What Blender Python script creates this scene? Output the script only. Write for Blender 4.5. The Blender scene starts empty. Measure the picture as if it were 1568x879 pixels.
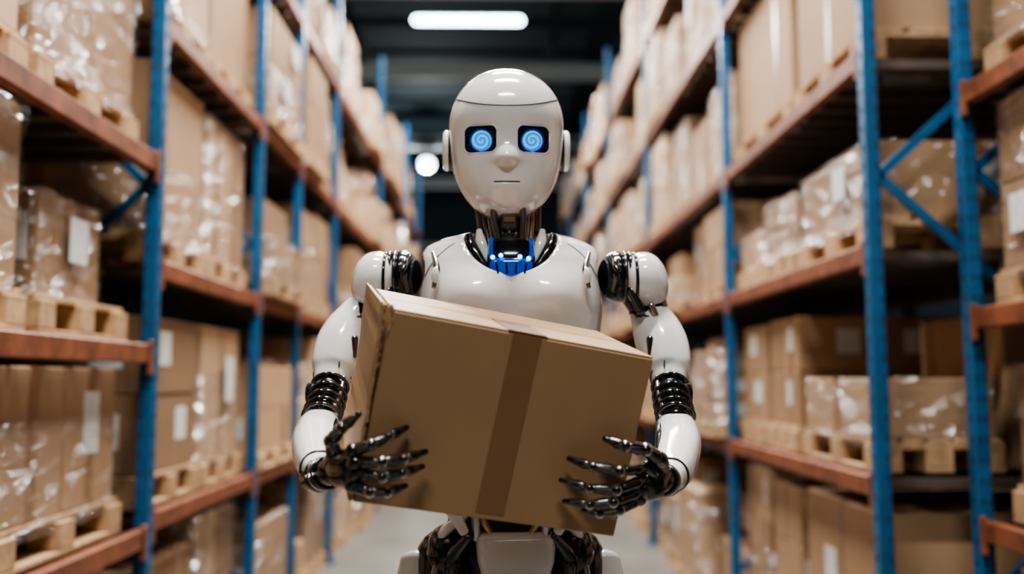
import bpy, bmesh, math, random
from math import sin, cos, pi, radians, sqrt
from mathutils import Vector, Matrix, Euler
random.seed(7)
scene = bpy.context.scene
COL = scene.collection

# ------------------------------------------------------------------ materials
MATS = {}
def nmat(name):
    m = bpy.data.materials.new(name); m.use_nodes = True
    nt = m.node_tree
    b = nt.nodes['Principled BSDF']
    MATS[name] = m
    return m, nt, b
def simple(name, col, rough=0.5, metal=0.0, coat=0.0, emis=None, es=0.0, noise=0.0, nscale=20, bump=0.0, rand=0.0, spec=0.5):
    m, nt, b = nmat(name)
    b.inputs['Roughness'].default_value = rough
    b.inputs['Metallic'].default_value = metal
    b.inputs['Coat Weight'].default_value = coat
    b.inputs['Coat Roughness'].default_value = 0.06
    b.inputs['Specular IOR Level'].default_value = spec
    b.inputs['Base Color'].default_value = (*col, 1)
    if emis:
        b.inputs['Emission Color'].default_value = (*emis, 1)
        b.inputs['Emission Strength'].default_value = es
    if noise > 0 or bump > 0 or rand > 0:
        tc = nt.nodes.new('ShaderNodeTexCoord')
        nz = nt.nodes.new('ShaderNodeTexNoise'); nz.inputs['Scale'].default_value = nscale
        nz.inputs['Detail'].default_value = 5
        nt.links.new(tc.outputs['Object'], nz.inputs['Vector'])
        hsv = nt.nodes.new('ShaderNodeHueSaturation')
        hsv.inputs['Color'].default_value = (*col, 1)
        mr = nt.nodes.new('ShaderNodeMapRange')
        mr.inputs['From Min'].default_value = 0.3; mr.inputs['From Max'].default_value = 0.7
        mr.inputs['To Min'].default_value = 1 - noise; mr.inputs['To Max'].default_value = 1 + noise
        nt.links.new(nz.outputs['Fac'], mr.inputs['Value'])
        if rand > 0:
            oi = nt.nodes.new('ShaderNodeObjectInfo')
            r2 = nt.nodes.new('ShaderNodeMapRange')
            r2.inputs['To Min'].default_value = 1 - rand; r2.inputs['To Max'].default_value = 1 + rand
            nt.links.new(oi.outputs['Random'], r2.inputs['Value'])
            mu = nt.nodes.new('ShaderNodeMath'); mu.operation = 'MULTIPLY'
            nt.links.new(mr.outputs['Result'], mu.inputs[0]); nt.links.new(r2.outputs['Result'], mu.inputs[1])
            nt.links.new(mu.outputs[0], hsv.inputs['Value'])
        else:
            nt.links.new(mr.outputs['Result'], hsv.inputs['Value'])
        nt.links.new(hsv.outputs['Color'], b.inputs['Base Color'])
        if bump > 0:
            bp = nt.nodes.new('ShaderNodeBump'); bp.inputs['Strength'].default_value = bump
            bp.inputs['Distance'].default_value = 0.01
            nt.links.new(nz.outputs['Fac'], bp.inputs['Height'])
            nt.links.new(bp.outputs['Normal'], b.inputs['Normal'])
    return m

simple('white_shell', (0.86, 0.84, 0.815), 0.14, 0, 1.0)
simple('black_gloss', (0.012, 0.013, 0.016), 0.16, 0.3, 0.6)
simple('dark_metal', (0.15, 0.15, 0.16), 0.2, 1.0)
simple('steel_metal', (0.55, 0.53, 0.52), 0.22, 1.0)
simple('neck_metal', (0.22, 0.18, 0.16), 0.3, 0.9)
simple('hand_metal', (0.085, 0.083, 0.085), 0.17, 1.0, 0.5)
simple('hand_plate', (0.26, 0.25, 0.24), 0.2, 1.0)
simple('copper_metal', (0.60, 0.36, 0.20), 0.3, 0.95)
simple('rubber_dark', (0.01, 0.01, 0.012), 0.5)
simple('blue_glass', (0.01, 0.04, 0.16), 0.12, 0.2, 0.8, (0.0, 0.10, 0.8), 0.34)
simple('blue_led', (0.1, 0.3, 1), 0.3, 0, 0, (0.05, 0.3, 1.0), 10)
simple('cardboard_a', (0.41, 0.258, 0.148), 0.7, noise=0.06, nscale=6, rand=0.2, bump=0.05)
simple('cardboard_b', (0.31, 0.187, 0.102), 0.7, noise=0.07, nscale=6, rand=0.2, bump=0.05)
simple('cardboard_c', (0.49, 0.33, 0.205), 0.7, noise=0.06, nscale=6, rand=0.16, bump=0.05)
simple('held_cardboard', (0.40, 0.243, 0.128), 0.55, noise=0.05, nscale=9, bump=0.06)
simple('held_cardboard_edge', (0.42, 0.27, 0.15), 0.8, noise=0.25, nscale=120)
simple('packing_tape', (0.26, 0.143, 0.068), 0.32, noise=0.05, nscale=30)
simple('pack_tape_light', (0.34, 0.21, 0.12), 0.3)
simple('label_paper', (0.66, 0.67, 0.66), 0.6, noise=0.15, nscale=60)
simple('pallet_wood', (0.45, 0.29, 0.16), 0.8, noise=0.25, nscale=25, rand=0.15, bump=0.2)
simple('rack_blue', (0.008, 0.085, 0.20), 0.4, 0.1, noise=0.2, nscale=12)
simple('rack_orange', (0.21, 0.07, 0.034), 0.5, 0.1, noise=0.4, nscale=14)
simple('rack_grey', (0.10, 0.075, 0.06), 0.6, 0.2, noise=0.2, nscale=10)
simple('slot_shade', (0.003, 0.012, 0.03), 0.8)  # darkness of the post holes painted as colour on small raised boxes
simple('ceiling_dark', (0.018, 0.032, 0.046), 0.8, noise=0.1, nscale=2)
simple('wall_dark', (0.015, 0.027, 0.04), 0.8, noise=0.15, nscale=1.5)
simple('girder_grey', (0.50, 0.52, 0.53), 0.6)
simple('lamp_housing', (0.1, 0.11, 0.12), 0.5)
simple('lamp_tube', (1, 1, 1), 0.5, 0, 0, (0.60, 0.92, 1.0), 22)
simple('lamp_disc', (1, 1, 1), 0.5, 0, 0, (0.80, 1.0, 0.95), 16)

# floor
m, nt, b = nmat('floor_concrete')
tc = nt.nodes.new('ShaderNodeTexCoord'); nz = nt.nodes.new('ShaderNodeTexNoise')
nz.inputs['Scale'].default_value = 1.6; nz.inputs['Detail'].default_value = 9
nt.links.new(tc.outputs['Object'], nz.inputs['Vector'])
cr = nt.nodes.new('ShaderNodeValToRGB')
cr.color_ramp.elements[0].position = 0.3; cr.color_ramp.elements[0].color = (0.115, 0.103, 0.088, 1)
cr.color_ramp.elements[1].position = 0.7; cr.color_ramp.elements[1].color = (0.185, 0.168, 0.143, 1)
nt.links.new(nz.outputs['Fac'], cr.inputs['Fac']); nt.links.new(cr.outputs['Color'], b.inputs['Base Color'])
b.inputs['Roughness'].default_value = 0.5

# stretch wrap: clear crinkled film with mirror-like glints
m, nt, b = nmat('stretch_wrap')
b.inputs['Base Color'].default_value = (0.62, 0.57, 0.51, 1); b.inputs['Roughness'].default_value = 0.3
tc = nt.nodes.new('ShaderNodeTexCoord'); mp = nt.nodes.new('ShaderNodeMapping')
mp.inputs['Scale'].default_value = (3.2, 3.2, 10); mp.inputs['Rotation'].default_value = (0.5, 0.4, 0.1)
nz = nt.nodes.new('ShaderNodeTexNoise'); nz.inputs['Scale'].default_value = 1.2; nz.inputs['Detail'].default_value = 3.5
nz.inputs['Distortion'].default_value = 1.2
nt.links.new(tc.outputs['Object'], mp.inputs['Vector']); nt.links.new(mp.outputs['Vector'], nz.inputs['Vector'])
bp = nt.nodes.new('ShaderNodeBump'); bp.inputs['Strength'].default_value = 1.0; bp.inputs['Distance'].default_value = 0.14
nt.links.new(nz.outputs['Fac'], bp.inputs['Height']); nt.links.new(bp.outputs['Normal'], b.inputs['Normal'])
gl = nt.nodes.new('ShaderNodeBsdfGlossy'); gl.inputs['Roughness'].default_value = 0.17; gl.inputs['Color'].default_value = (1, 1, 1, 1)
nt.links.new(bp.outputs['Normal'], gl.inputs['Normal'])
m2 = nt.nodes.new('ShaderNodeMixShader'); m2.inputs['Fac'].default_value = 0.8
nt.links.new(b.outputs[0], m2.inputs[1]); nt.links.new(gl.outputs[0], m2.inputs[2])
mr = nt.nodes.new('ShaderNodeMapRange'); mr.inputs['From Min'].default_value = 0.48; mr.inputs['From Max'].default_value = 0.75
mr.inputs['To Min'].default_value = 0.09; mr.inputs['To Max'].default_value = 0.42
nt.links.new(nz.outputs['Fac'], mr.inputs['Value'])
tr = nt.nodes.new('ShaderNodeBsdfTransparent'); mx = nt.nodes.new('ShaderNodeMixShader')
nt.links.new(mr.outputs['Result'], mx.inputs['Fac']); nt.links.new(tr.outputs[0], mx.inputs[1]); nt.links.new(m2.outputs[0], mx.inputs[2])
nt.links.new(mx.outputs[0], nt.nodes['Material Output'].inputs['Surface'])

# glowing iris with spiral (local disc coordinates)
m, nt, b = nmat('iris_glow')
tc = nt.nodes.new('ShaderNodeTexCoord'); sx = nt.nodes.new('ShaderNodeSeparateXYZ')
nt.links.new(tc.outputs['Object'], sx.inputs[0])
def M(op, a, bb=None):
    n = nt.nodes.new('ShaderNodeMath'); n.operation = op
    for i, q in enumerate((a, bb)):
        if q is None: continue
        if isinstance(q, (int, float)): n.inputs[i].default_value = q
        else: nt.links.new(q, n.inputs[i])
    return n.outputs[0]
X, Z = sx.outputs['X'], sx.outputs['Z']
r = M('SQRT', M('ADD', M('MULTIPLY', X, X), M('MULTIPLY', Z, Z)))
ang = M('ARCTAN2', Z, X)
sp = M('SINE', M('ADD', M('MULTIPLY', r, 820.0), ang))
val = M('ADD', M('MULTIPLY', sp, 0.5), 0.5)
cr = nt.nodes.new('ShaderNodeValToRGB')
cr.color_ramp.elements[0].position = 0.1; cr.color_ramp.elements[0].color = (0.0, 0.20, 0.95, 1)
cr.color_ramp.elements[1].position = 0.97; cr.color_ramp.elements[1].color = (0.12, 0.62, 1.0, 1)
nt.links.new(val, cr.inputs['Fac'])
nt.links.new(cr.outputs['Color'], b.inputs['Emission Color'])
b.inputs['Emission Strength'].default_value = 1.15
b.inputs['Base Color'].default_value = (0.0, 0.02, 0.1, 1); b.inputs['Roughness'].default_value = 0.1
simple('iris_rim', (0.0, 0.01, 0.05), 0.15, 0, 0.5, (0.0, 0.05, 0.4), 0.35)
simple('eye_socket', (0.003, 0.008, 0.03), 0.12, 0, 0.8)

# ------------------------------------------------------------------ mesh builder
class MB:
    def __init__(s):
        s.v = []; s.f = []; s.m = []; s.s = []; s.names = []
    def mi(s, n):
        if n not in s.names: s.names.append(n)
        return s.names.index(n)
    def add(s, verts, faces, mat, smooth=False, T=None):
        o = len(s.v); k = s.mi(mat)
        for p in verts:
            p = Vector(p)
            if T is not None: p = T @ p
            s.v.append(p)
        for f in faces:
            s.f.append([o + i for i in f]); s.m.append(k); s.s.append(smooth)
    def box(s, c, size, mat, bev=0.0, T=None):
        hx, hy, hz = size[0] / 2, size[1] / 2, size[2] / 2
        R = Matrix.Translation(Vector(c))
        if T is not None: R = T @ R if len(T) == 4 else R
        if bev <= 0:
            vs = [(sx * hx, sy * hy, sz * hz) for sx in (-1, 1) for sy in (-1, 1) for sz in (-1, 1)]
            fs = [(0, 1, 3, 2), (4, 6, 7, 5), (0, 4, 5, 1), (2, 3, 7, 6), (0, 2, 6, 4), (1, 5, 7, 3)]
            s.add(vs, fs, mat, False, R); return
        b = min(bev, hx * .9, hy * .9, hz * .9)
        vs = []; idx = {}
        for sx in (-1, 1):
            for sy in (-1, 1):
                for sz in (-1, 1):
                    idx[(sx, sy, sz)] = len(vs)
                    vs += [(sx * hx, sy * (hy - b), sz * (hz - b)), (sx * (hx - b), sy * hy, sz * (hz - b)), (sx * (hx - b), sy * (hy - b), sz * hz)]
        fs = []
        cyc = [(-1, -1), (1, -1), (1, 1), (-1, 1)]
        for sg in (-1, 1):
            fs.append([idx[(sg, a, c2)] for a, c2 in cyc])
            fs.append([idx[(a, sg, c2)] + 1 for a, c2 in cyc])
            fs.append([idx[(a, c2, sg)] + 2 for a, c2 in cyc])
        for a in (-1, 1):
            for c2 in (-1, 1):
                i, j = idx[(a, c2, -1)], idx[(a, c2, 1)]; fs.append([i, i + 1, j + 1, j])
                i, j = idx[(a, -1, c2)], idx[(a, 1, c2)]; fs.append([i, i + 2, j + 2, j])
                i, j = idx[(-1, a, c2)], idx[(1, a, c2)]; fs.append([i + 1, i + 2, j + 2, j + 1])
        for k in idx.values(): fs.append([k, k + 1, k + 2])
        s.add(vs, fs, mat, False, R)
    def rings(s, rings, mat, smooth=True, T=None, cap=True):
        n = len(rings[0]); vs = [p for r_ in rings for p in r_]; fs = []
        for i in range(len(rings) - 1):
            for j in range(n):
                a = i * n + j; b2 = i * n + (j + 1) % n
                fs.append([a, b2, b2 + n, a + n])
        if cap:
            fs.append(list(range(n))); fs.append([(len(rings) - 1) * n + j for j in range(n)])
        s.add(vs, fs, mat, smooth, T)
    def ell(s, c, r, mat, rot=(0, 0, 0), n=28, k=16, T=None, e=2.0):
        R = Matrix.Translation(Vector(c)) @ Euler(rot).to_matrix().to_4x4()
        if T is not None: R = T @ R
        rs = []
        for i in range(k + 1):
            t = pi * (i + 0.0) / k; t = min(max(t, 0.02), pi - 0.02)
            def sp_(q, e_): return math.copysign(abs(q) ** (2 / e_), q)
            rs.append([(r[0] * sp_(sin(t), e) * sp_(cos(2 * pi * j / n), e), r[1] * sp_(sin(t), e) * sp_(sin(2 * pi * j / n), e), r[2] * sp_(cos(t), e)) for j in range(n)])
        s.rings(rs, mat, True, R)
    def cyl(s, a, b, r1, r2, mat, n=24, bev=0.0):
        a = Vector(a); b = Vector(b); d = (b - a); L = d.length; d.normalize()
        q = d.to_track_quat('Z', 'Y').to_matrix().to_4x4(); T = Matrix.Translation(a) @ q
        def ring(z, r): return [(r * cos(2 * pi * j / n), r * sin(2 * pi * j / n), z) for j in range(n)]
        if bev > 0:
            rs = [ring(0, r1 - bev), ring(bev * .3, r1 - bev * .3), ring(bev, r1), ring(L - bev, r2), ring(L - bev * .3, r2 - bev * .3), ring(L, r2 - bev)]
        else: rs = [ring(0, r1), ring(L, r2)]
        s.rings(rs, mat, True, T)
    def tube(s, pts, rad, mat, n=18, steps=6, flat=1.0, hint=(0, 0, 1), caps=True, e=2.0):
        P = [Vector(p) for p in pts]; R_ = list(rad) if hasattr(rad, '__len__') else [rad] * len(P)
        def cr_(a, b, c, d, t):
            return 0.5 * ((2 * b) + (c - a) * t + (2 * a - 5 * b + 4 * c - d) * t * t + (3 * b - a - 3 * c + d) * t ** 3)
        sp_, sr = [], []
        for i in range(len(P) - 1):
            p0 = P[i - 1] if i > 0 else P[i] * 2 - P[i + 1]; p3 = P[i + 2] if i + 2 < len(P) else P[i + 1] * 2 - P[i]
            r0 = R_[i - 1] if i > 0 else R_[i]; r3 = R_[i + 2] if i + 2 < len(P) else R_[i + 1]
            for k in range(steps):
                t = k / steps
                sp_.append(cr_(p0, P[i], P[i + 1], p3, t)); sr.append(cr_(r0, R_[i], R_[i + 1], r3, t))
        sp_.append(P[-1]); sr.append(R_[-1])
        tg = []
        for i in range(len(sp_)):
            a = sp_[max(i - 1, 0)]; b = sp_[min(i + 1, len(sp_) - 1)]; tg.append((b - a).normalized())
        h = Vector(hint); rs = []
        def ring(c, t, r):
            u = t.cross(h)
            if u.length < 1e-4: u = t.cross(Vector((1, 0.3, 0)))
            u.normalize(); w = u.cross(t).normalized()
            def q(z_): return math.copysign(abs(z_) ** (2 / e), z_)
            return [c + u * (r * q(cos(2 * pi * j / n))) + w * (r * flat * q(sin(2 * pi * j / n))) for j in range(n)]
        if caps:
            for k in (0, 1, 2, 3):
                a = (pi / 2) * (1 - k / 4) * 0.98
                rs.append(ring(sp_[0] - tg[0] * sr[0] * sin(a) * min(flat, 1), tg[0], sr[0] * cos(a)))
        for p, t, r in zip(sp_, tg, sr): rs.append(ring(p, t, r))
        if caps:
            for k in (1, 2, 3, 4):
                a = (pi / 2) * (k / 4) * 0.98
                rs.append(ring(sp_[-1] + tg[-1] * sr[-1] * sin(a) * min(flat, 1), tg[-1], sr[-1] * cos(a)))
        s.rings(rs, mat, True)
    def mesh(s, name):
        me = bpy.data.meshes.new(name)
        me.from_pydata([tuple(p) for p in s.v], [], s.f)
        for nme in s.names: me.materials.append(MATS[nme])
        me.polygons.foreach_set('material_index', s.m)
        me.polygons.foreach_set('use_smooth', s.s)
        bm = bmesh.new(); bm.from_mesh(me)
        bmesh.ops.recalc_face_normals(bm, faces=bm.faces)
        bm.to_mesh(me); bm.free(); me.update()
        return me
    def obj(s, name, parent=None, loc=None):
        o = bpy.data.objects.new(name, s.mesh(name)); COL.objects.link(o)
        if parent: o.parent = parent
        if loc: o.location = loc
        return o
def empty(name, loc=(0, 0, 0)):
    e = bpy.data.objects.new(name, None); COL.objects.link(e); e.location = loc; e.empty_display_size = 0.1
    return e
def boolean(o, cutters):
    for c in cutters:
        md = o.modifiers.new('cut', 'BOOLEAN'); md.operation = 'DIFFERENCE'; md.solver = 'EXACT'; md.object = c
    bpy.context.view_layer.update()
    dg = bpy.context.evaluated_depsgraph_get()
    me = bpy.data.meshes.new_from_object(o.evaluated_get(dg))
    o.modifiers.clear(); o.data = me
    for c in cutters: bpy.data.objects.remove(c)

# ------------------------------------------------------------------ building shell
def slab(name, c, size, mat):
    b_ = MB(); b_.box((0, 0, 0), size, mat); return b_.obj(name, None, c)
slab('floor', (0, 10, -0.05), (16, 34, 0.1), 'floor_concrete')
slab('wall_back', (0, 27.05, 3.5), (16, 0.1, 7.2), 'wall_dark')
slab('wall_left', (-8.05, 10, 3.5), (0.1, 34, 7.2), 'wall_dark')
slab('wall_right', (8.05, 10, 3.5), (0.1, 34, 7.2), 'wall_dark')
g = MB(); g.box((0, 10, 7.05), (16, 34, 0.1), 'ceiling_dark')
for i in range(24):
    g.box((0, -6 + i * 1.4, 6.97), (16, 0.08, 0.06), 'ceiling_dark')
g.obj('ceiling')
g = MB()
for y in (6.5, 11.9, 15.4, 20.2, 24.5):
    g.box((0, y, 6.42), (15.9, 0.14, 0.05), 'girder_grey'); g.box((0, y, 6.22), (15.9, 0.16, 0.06), 'girder_grey')
    g.box((0, y, 6.31), (15.9, 0.02, 0.2), 'girder_grey' if y == 15.4 else 'lamp_housing')
for x in (-2.2, 0.9, 3.6):
    g.box((x, 13, 6.62), (0.10, 26, 0.10), 'wall_dark')
g.obj('trim_roof_girders')
g = MB()
for z, t_ in ((2.2, .06), (3.6, .06), (5.0, .09)):
    g.box((0, 26.95, z), (15.9, 0.08, t_), 'girder_grey')
for x in (-3, -1.2, 0.9, 3): g.box((x, 26.94, 3.5), (0.1, 0.1, 6.9), 'wall_dark')
g.obj('trim_wall_framing')

def add_area(loc, sx_, sy_, e, col=(1.0, 0.972, 0.93), rot=(0, 0, 0), parent=None):
    l = bpy.data.lights.new('lamp_light', 'AREA'); l.shape = 'RECTANGLE'; l.size = sx_; l.size_y = sy_; l.energy = e; l.color = col
    o = bpy.data.objects.new('lamp_light', l); COL.objects.link(o); o.location = loc; o.rotation_euler = rot
    if parent: o.parent = parent
    return o
def linear_lamp(x, y, z, L, e, along_y=False, ceil=7.0):
    p = empty('linear_ceiling_lamp', (x, y, z))
    b_ = MB()
    d = Vector((0, 1, 0)) if along_y else Vector((1, 0, 0))
    b_.tube([-d * L / 2, d * L / 2], 0.045, 'lamp_tube', n=16, steps=2)
    b_.box((0, 0, 0.065), (0.07 if along_y else L * .96, L * .96 if along_y else 0.07, 0.05), 'lamp_housing', 0.01)
    for s_ in (-.4, .4):
        q = d * L * s_
        b_.cyl((q.x, q.y, 0.08), (q.x, q.y, ceil - z), 0.006, 0.006, 'lamp_housing', 8)
    b_.obj('tube_and_housing', p)
    add_area((0, 0, -0.06), 0.12 if along_y else L, L if along_y else 0.12, e, parent=p)
linear_lamp(-0.34, 10.9, 5.46, 1.22, 340)
linear_lamp(0.0, 7.2, 5.5, 1.3, 300)
linear_lamp(0.1, 3.9, 5.5, 1.3, 290)
linear_lamp(0.05, 1.45, 5.5, 1.3, 290)
linear_lamp(0.0, -1.6, 5.5, 1.3, 150)  # unseen lamp added behind the camera as front fill for the robot
for y in (6, 12, 17):
    linear_lamp(-4.0, y, 6.3, 1.3, 90); linear_lamp(4.2, y, 6.3, 1.3, 90)  # unseen side lamps, added to give ambient light and reach the racks
p = empty('high_bay_lamp', (-1.5, 20, 5.8))
b_ = MB(); b_.ell((0, 0, 0), (0.15, 0.15, 0.13), 'lamp_disc'); b_.cyl((0, 0, 0.1), (0, 0, 0.3), 0.13, 0.06, 'lamp_housing'); b_.cyl((0, 0, .3), (0, 0, 1.2), .01, .01, 'lamp_housing', 8)
b_.obj('globe_and_housing', p)
l = bpy.data.lights.new('globe_light', 'POINT'); l.energy = 300; l.shadow_soft_size = 0.16; l.color = (0.9, 1, .97)
o = bpy.data.objects.new('globe_light', l); COL.objects.link(o); o.parent = p; o.location = (0, 0, -0.2)

# ------------------------------------------------------------------ racks
def rack(xf, xb, ys, levels, H, first_levels=None, slots_to=5.0, slot_all=False):
    root = empty('pallet_rack', ((xf + xb) / 2, ys[0], 0))
    off = -Vector(root.location)
    T = Matrix.Translation(off)
    sg = 1 if xb > xf else -1
    up = MB()
    pw, pd = 0.044, 0.055
    for y in ys:
        for x in (xf + sg * pw / 2, xb - sg * pw / 2):
            up.box((x, y, H / 2), (pw, pd, H), 'rack_blue', 0.005, T)
            up.box((x, y, 0.006), (0.10, 0.10, 0.012), 'rack_blue', 0.0, T)
            if y < slots_to and abs(x - xf) < 0.1:
                k = 0.15
                while k < H - .05:
                    for dx in ((-0.010, 0.010) if slot_all else (sg * .010,)):
                        up.box((x + dx, y - pd / 2, k), (0.006, 0.003, 0.015), 'slot_shade', 0, T)
                    up.box((x - sg * pw / 2, y, k), (0.003, 0.008, 0.016), 'slot_shade', 0, T)
                    k += 0.06
        x0, x1 = xf + sg * pw, xb - sg * pw
        z = 0.30; fl = False
        while z < H - 0.3:
            z2 = min(z + 0.78, H - 0.12)
            for seg in (((x0, y, z), (x1, y, z2)) if not fl else ((x1, y, z), (x0, y, z2)),):
                a = Vector(seg[0]) + off; c = Vector(seg[1]) + off
                d = (c - a); mid = (a + c) / 2
                R = Matrix.Translation(mid) @ Matrix.Rotation(-math.atan2(d.z, d.x), 4, 'Y')
                up.add([(sx * d.length / 2, sy * .010, sz * .014) for sx in (-1, 1) for sy in (-1, 1) for sz in (-1, 1)],
                       [(0, 1, 3, 2), (4, 6, 7, 5), (0, 4, 5, 1), (2, 3, 7, 6), (0, 2, 6, 4), (1, 5, 7, 3)], 'rack_blue', False, R)
            z = z2; fl = not fl
    up.obj('upright_frames', root)
    be = MB()
    for i in range(len(ys) - 1):
        y0, y1 = ys[i] + pd / 2, ys[i + 1] - pd / 2
        for lv in (first_levels if (i == 0 and first_levels) else levels):
            for x in (xf + sg * 0.022, xb - sg * 0.022):
                be.box((x, (y0 + y1) / 2, lv - 0.032), (0.036, y1 - y0, 0.062), 'rack_orange', 0.004, T)
                for yy in (y0 + .010, y1 - .010):
                    be.box((x - sg * 0.016, yy, lv - 0.045), (0.016, 0.022, 0.11), 'rack_orange', 0.003, T)
            n = max(2, int((y1 - y0) / 0.16))
            for k in range(n):
                yy = y0 + (y1 - y0) * (k + .5) / n
                be.box(((xf + xb) / 2, yy, lv - 0.03), (abs(xb - xf) - 0.1, 0.05, 0.03), 'rack_grey', 0, T)
    be.obj('load_beams_and_deck', root)
    return root

LX, RX, NX = -1.10, 1.15, 1.412
YL = [3.09, 4.42, 5.3, 6.5, 9.0, 11.5, 13.5]
YR = [2.90, 4.72, 7.2, 9.7, 12.2, 14.7, 16.6]
LL = [0.80, 1.62, 2.45, 3.3]
RL = [0.93, 1.65, 2.28, 3.1, 3.9]
rack(LX, LX - 0.95, [0.7] + YL, LL, 4.35, [0.76, 1.34, 1.96, 2.75])
rack(RX, RX + 0.95, YR, RL, 4.7)
rack(NX, NX + 0.95, [0.9, 2.82], [0.82, 1.44, 2.12, 2.85], 3.6, slot_all=True)

# ------------------------------------------------------------------ goods
PH = 0.105
def pallet(b_, L, D):
    for i in range(5):
        x = -D / 2 + D * (i + .5) / 5
        b_.box((x, 0, PH - .008), (D / 5 * .8, L, 0.016), 'pallet_wood', 0.002)
    for j in (-1, 0, 1):
        b_.box((0, j * (L / 2 - .045), PH - .024), (D, 0.09, 0.015), 'pallet_wood', 0.002)
        for i in (-1, 0, 1):
            b_.box((i * (D / 2 - .045), j * (L / 2 - .045), 0.045), (0.09, 0.09, 0.06), 'pallet_wood', 0.003)
    for i in (-1, 0, 1):
        b_.box((i * (D / 2 - .045), 0, 0.0075), (0.09, L, 0.015), 'pallet_wood', 0.002)
def carton(b_, c, s, mat, rnd, label=0.4, tape=True, out=0.0):
    b_.box(c, s, mat, 0.005)
    t = 'pack_tape_light' if rnd.random() < .6 else 'packing_tape'
    x, y, z = c; sx_, sy_, sz_ = s; e = 0.0012
    if tape:
        w = 0.05
        if rnd.random() < .5:
            b_.box((x, y, z), (sx_ + 2 * e, w, sz_ + 2 * e), t)
        else:
            b_.box((x, y, z), (w, sy_ + 2 * e, sz_ + 2 * e), t)
    if rnd.random() < label:
        lw, lh = min(.11, sy_ * .3), min(.19, sz_ * .45)
        b_.box((x + sx_ / 2 + out, y + (rnd.random() - .5) * (sy_ - lw) * .7, z + sz_ * .1), (2 * e + .001, lw, lh), 'label_paper')
    if rnd.random() < label:
        lw, lh = min(.11, sx_ * .25), min(.19, sz_ * .45)
        b_.box((x + (rnd.random() - .2) * (sx_ - lw) * .6, y - sy_ / 2 - out, z + sz_ * .05), (lw, 2 * e + .001, lh), 'label_paper')
def wrapshell(b_, L, D, z0, z1, rnd):
    rs = []
    k = 16
    ph = [rnd.random() * 6 for _ in range(4)]
    for i in range(k + 1):
        z = z0 + (z1 - z0) * i / k
        per = []
        N = 16
        sides = [((-1, -1), (1, -1)), ((1, -1), (1, 1)), ((1, 1), (-1, 1)), ((-1, 1), (-1, -1))]
        for (a, c) in sides:
            for j in range(N):
                t = j / N; u = a[0] + (c[0] - a[0]) * t; v = a[1] + (c[1] - a[1]) * t
                w_ = 0.008 + 0.006 * sin(9 * (u + v) + ph[0] + z * 21) * sin(z * 30 + ph[1] + 3 * u) + 0.004 * rnd.random()
                corner = 1 - 0.012 * (abs(t - .5) * 2) ** 6
                per.append((u * (D / 2 + w_) * corner, v * (L / 2 + w_) * corner, z))
        rs.append(per)
    b_.rings(rs, 'stretch_wrap', True, cap=False)
    b_.box((0, 0, z1 + .003), (D + .012, L + .012, .002), 'stretch_wrap')
def load_mesh(L, D, H, style, wrap, seed, pal=True, lab=0.4):
    rnd = random.Random(seed); b_ = MB()
    z0 = 0
    if pal: pallet(b_, L, D); z0 = PH
    h = H - z0
    cm = rnd.choice(['cardboard_a', 'cardboard_b', 'cardboard_c', 'cardboard_a'])
    g_ = 0.004; l, d = L * .95, D * .95
    def grid(nx, ny, nz, zz0, hh, ll=l, dd=d, jit=0.004):
        for k in range(nz):
            for j in range(ny):
                for i in range(nx):
                    s = (dd / nx - g_, ll / ny - g_, hh / nz - .002)
                    c = (-dd / 2 + dd * (i + .5) / nx + rnd.uniform(-jit, jit) * .5, -ll / 2 + ll * (j + .5) / ny, zz0 + hh * (k + .5) / nz)
                    edge = (i == nx - 1) and (j == 0)
                    carton(b_, c, s, cm if rnd.random() < .75 else rnd.choice(['cardboard_a', 'cardboard_b', 'cardboard_c']), rnd, lab if edge or nx == 1 or not wrap else 0, out=.021 if (wrap and style in ('one', 'small', 'tall')) else 0.0)
    if style == 'one': grid(1, 1, 1, z0, h)
    elif style == 'small': grid(1, 1, 1, z0, h, l * .74, d * .9)
    elif style == 'two': grid(1, 2, 1, z0, h)
    elif style == 'tall': grid(1, 1, 2, z0, h)
    elif style == 'g22': grid(2, 2, 2, z0, h)
    elif style == 'g23': grid(2, 2, 3, z0, h)
    elif style == 'mix': grid(1, 1, 1, z0, h * .55); grid(2, 2, 1, z0 + h * .55, h * .45, l * .9, d * .9)
    elif style == 'step': grid(2, 2, 1, z0, h * .5); grid(1, 1, 1, z0 + h * .5, h * .5, l * .7, d * .8)
    elif style == 'bulk':
        grid(1, 1, 1, z0, h * .45)
        b_.ell((0, 0, z0 + h * .7), (d * .42, l * .42, h * .32), 'cardboard_b', e=2.6, n=24, k=12)
        b_.ell((0, 0, z0 + h * .7), (d * .44, l * .44, h * .335), 'stretch_wrap', e=2.6, n=24, k=12)
    if wrap:
        if style in ('mix', 'step', 'bulk'): wrapshell(b_, l, d, z0 - .03, z0 + h * .5, rnd)
        elif style == 'small': wrapshell(b_, l * .74, d * .9, z0, z0 + h, rnd)
        elif rnd.random() < .45: wrapshell(b_, l, d, z0 - (.04 if pal else 0), z0 + h * rnd.uniform(.4, .7), rnd)
        else: wrapshell(b_, l, d, z0 - (.04 if pal else 0), z0 + h, rnd)
    return b_.mesh('goods')
def put(side_x, y0, y1, z, H, style, wrap, seed, D=0.80, inset=0.05, pal=True, lab=0.5, name='pallet_of_cardboard_boxes'):
    L = y1 - y0
    o = bpy.data.objects.new(name, load_mesh(L, D, H, style, wrap, seed, pal, lab)); COL.objects.link(o)
    sg = 1 if side_x > 0 else -1
    o.location = (side_x + sg * (inset + D / 2), (y0 + y1) / 2, z + 0.001)
    if sg > 0: o.scale = (-1, 1, 1)
    return o
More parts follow.
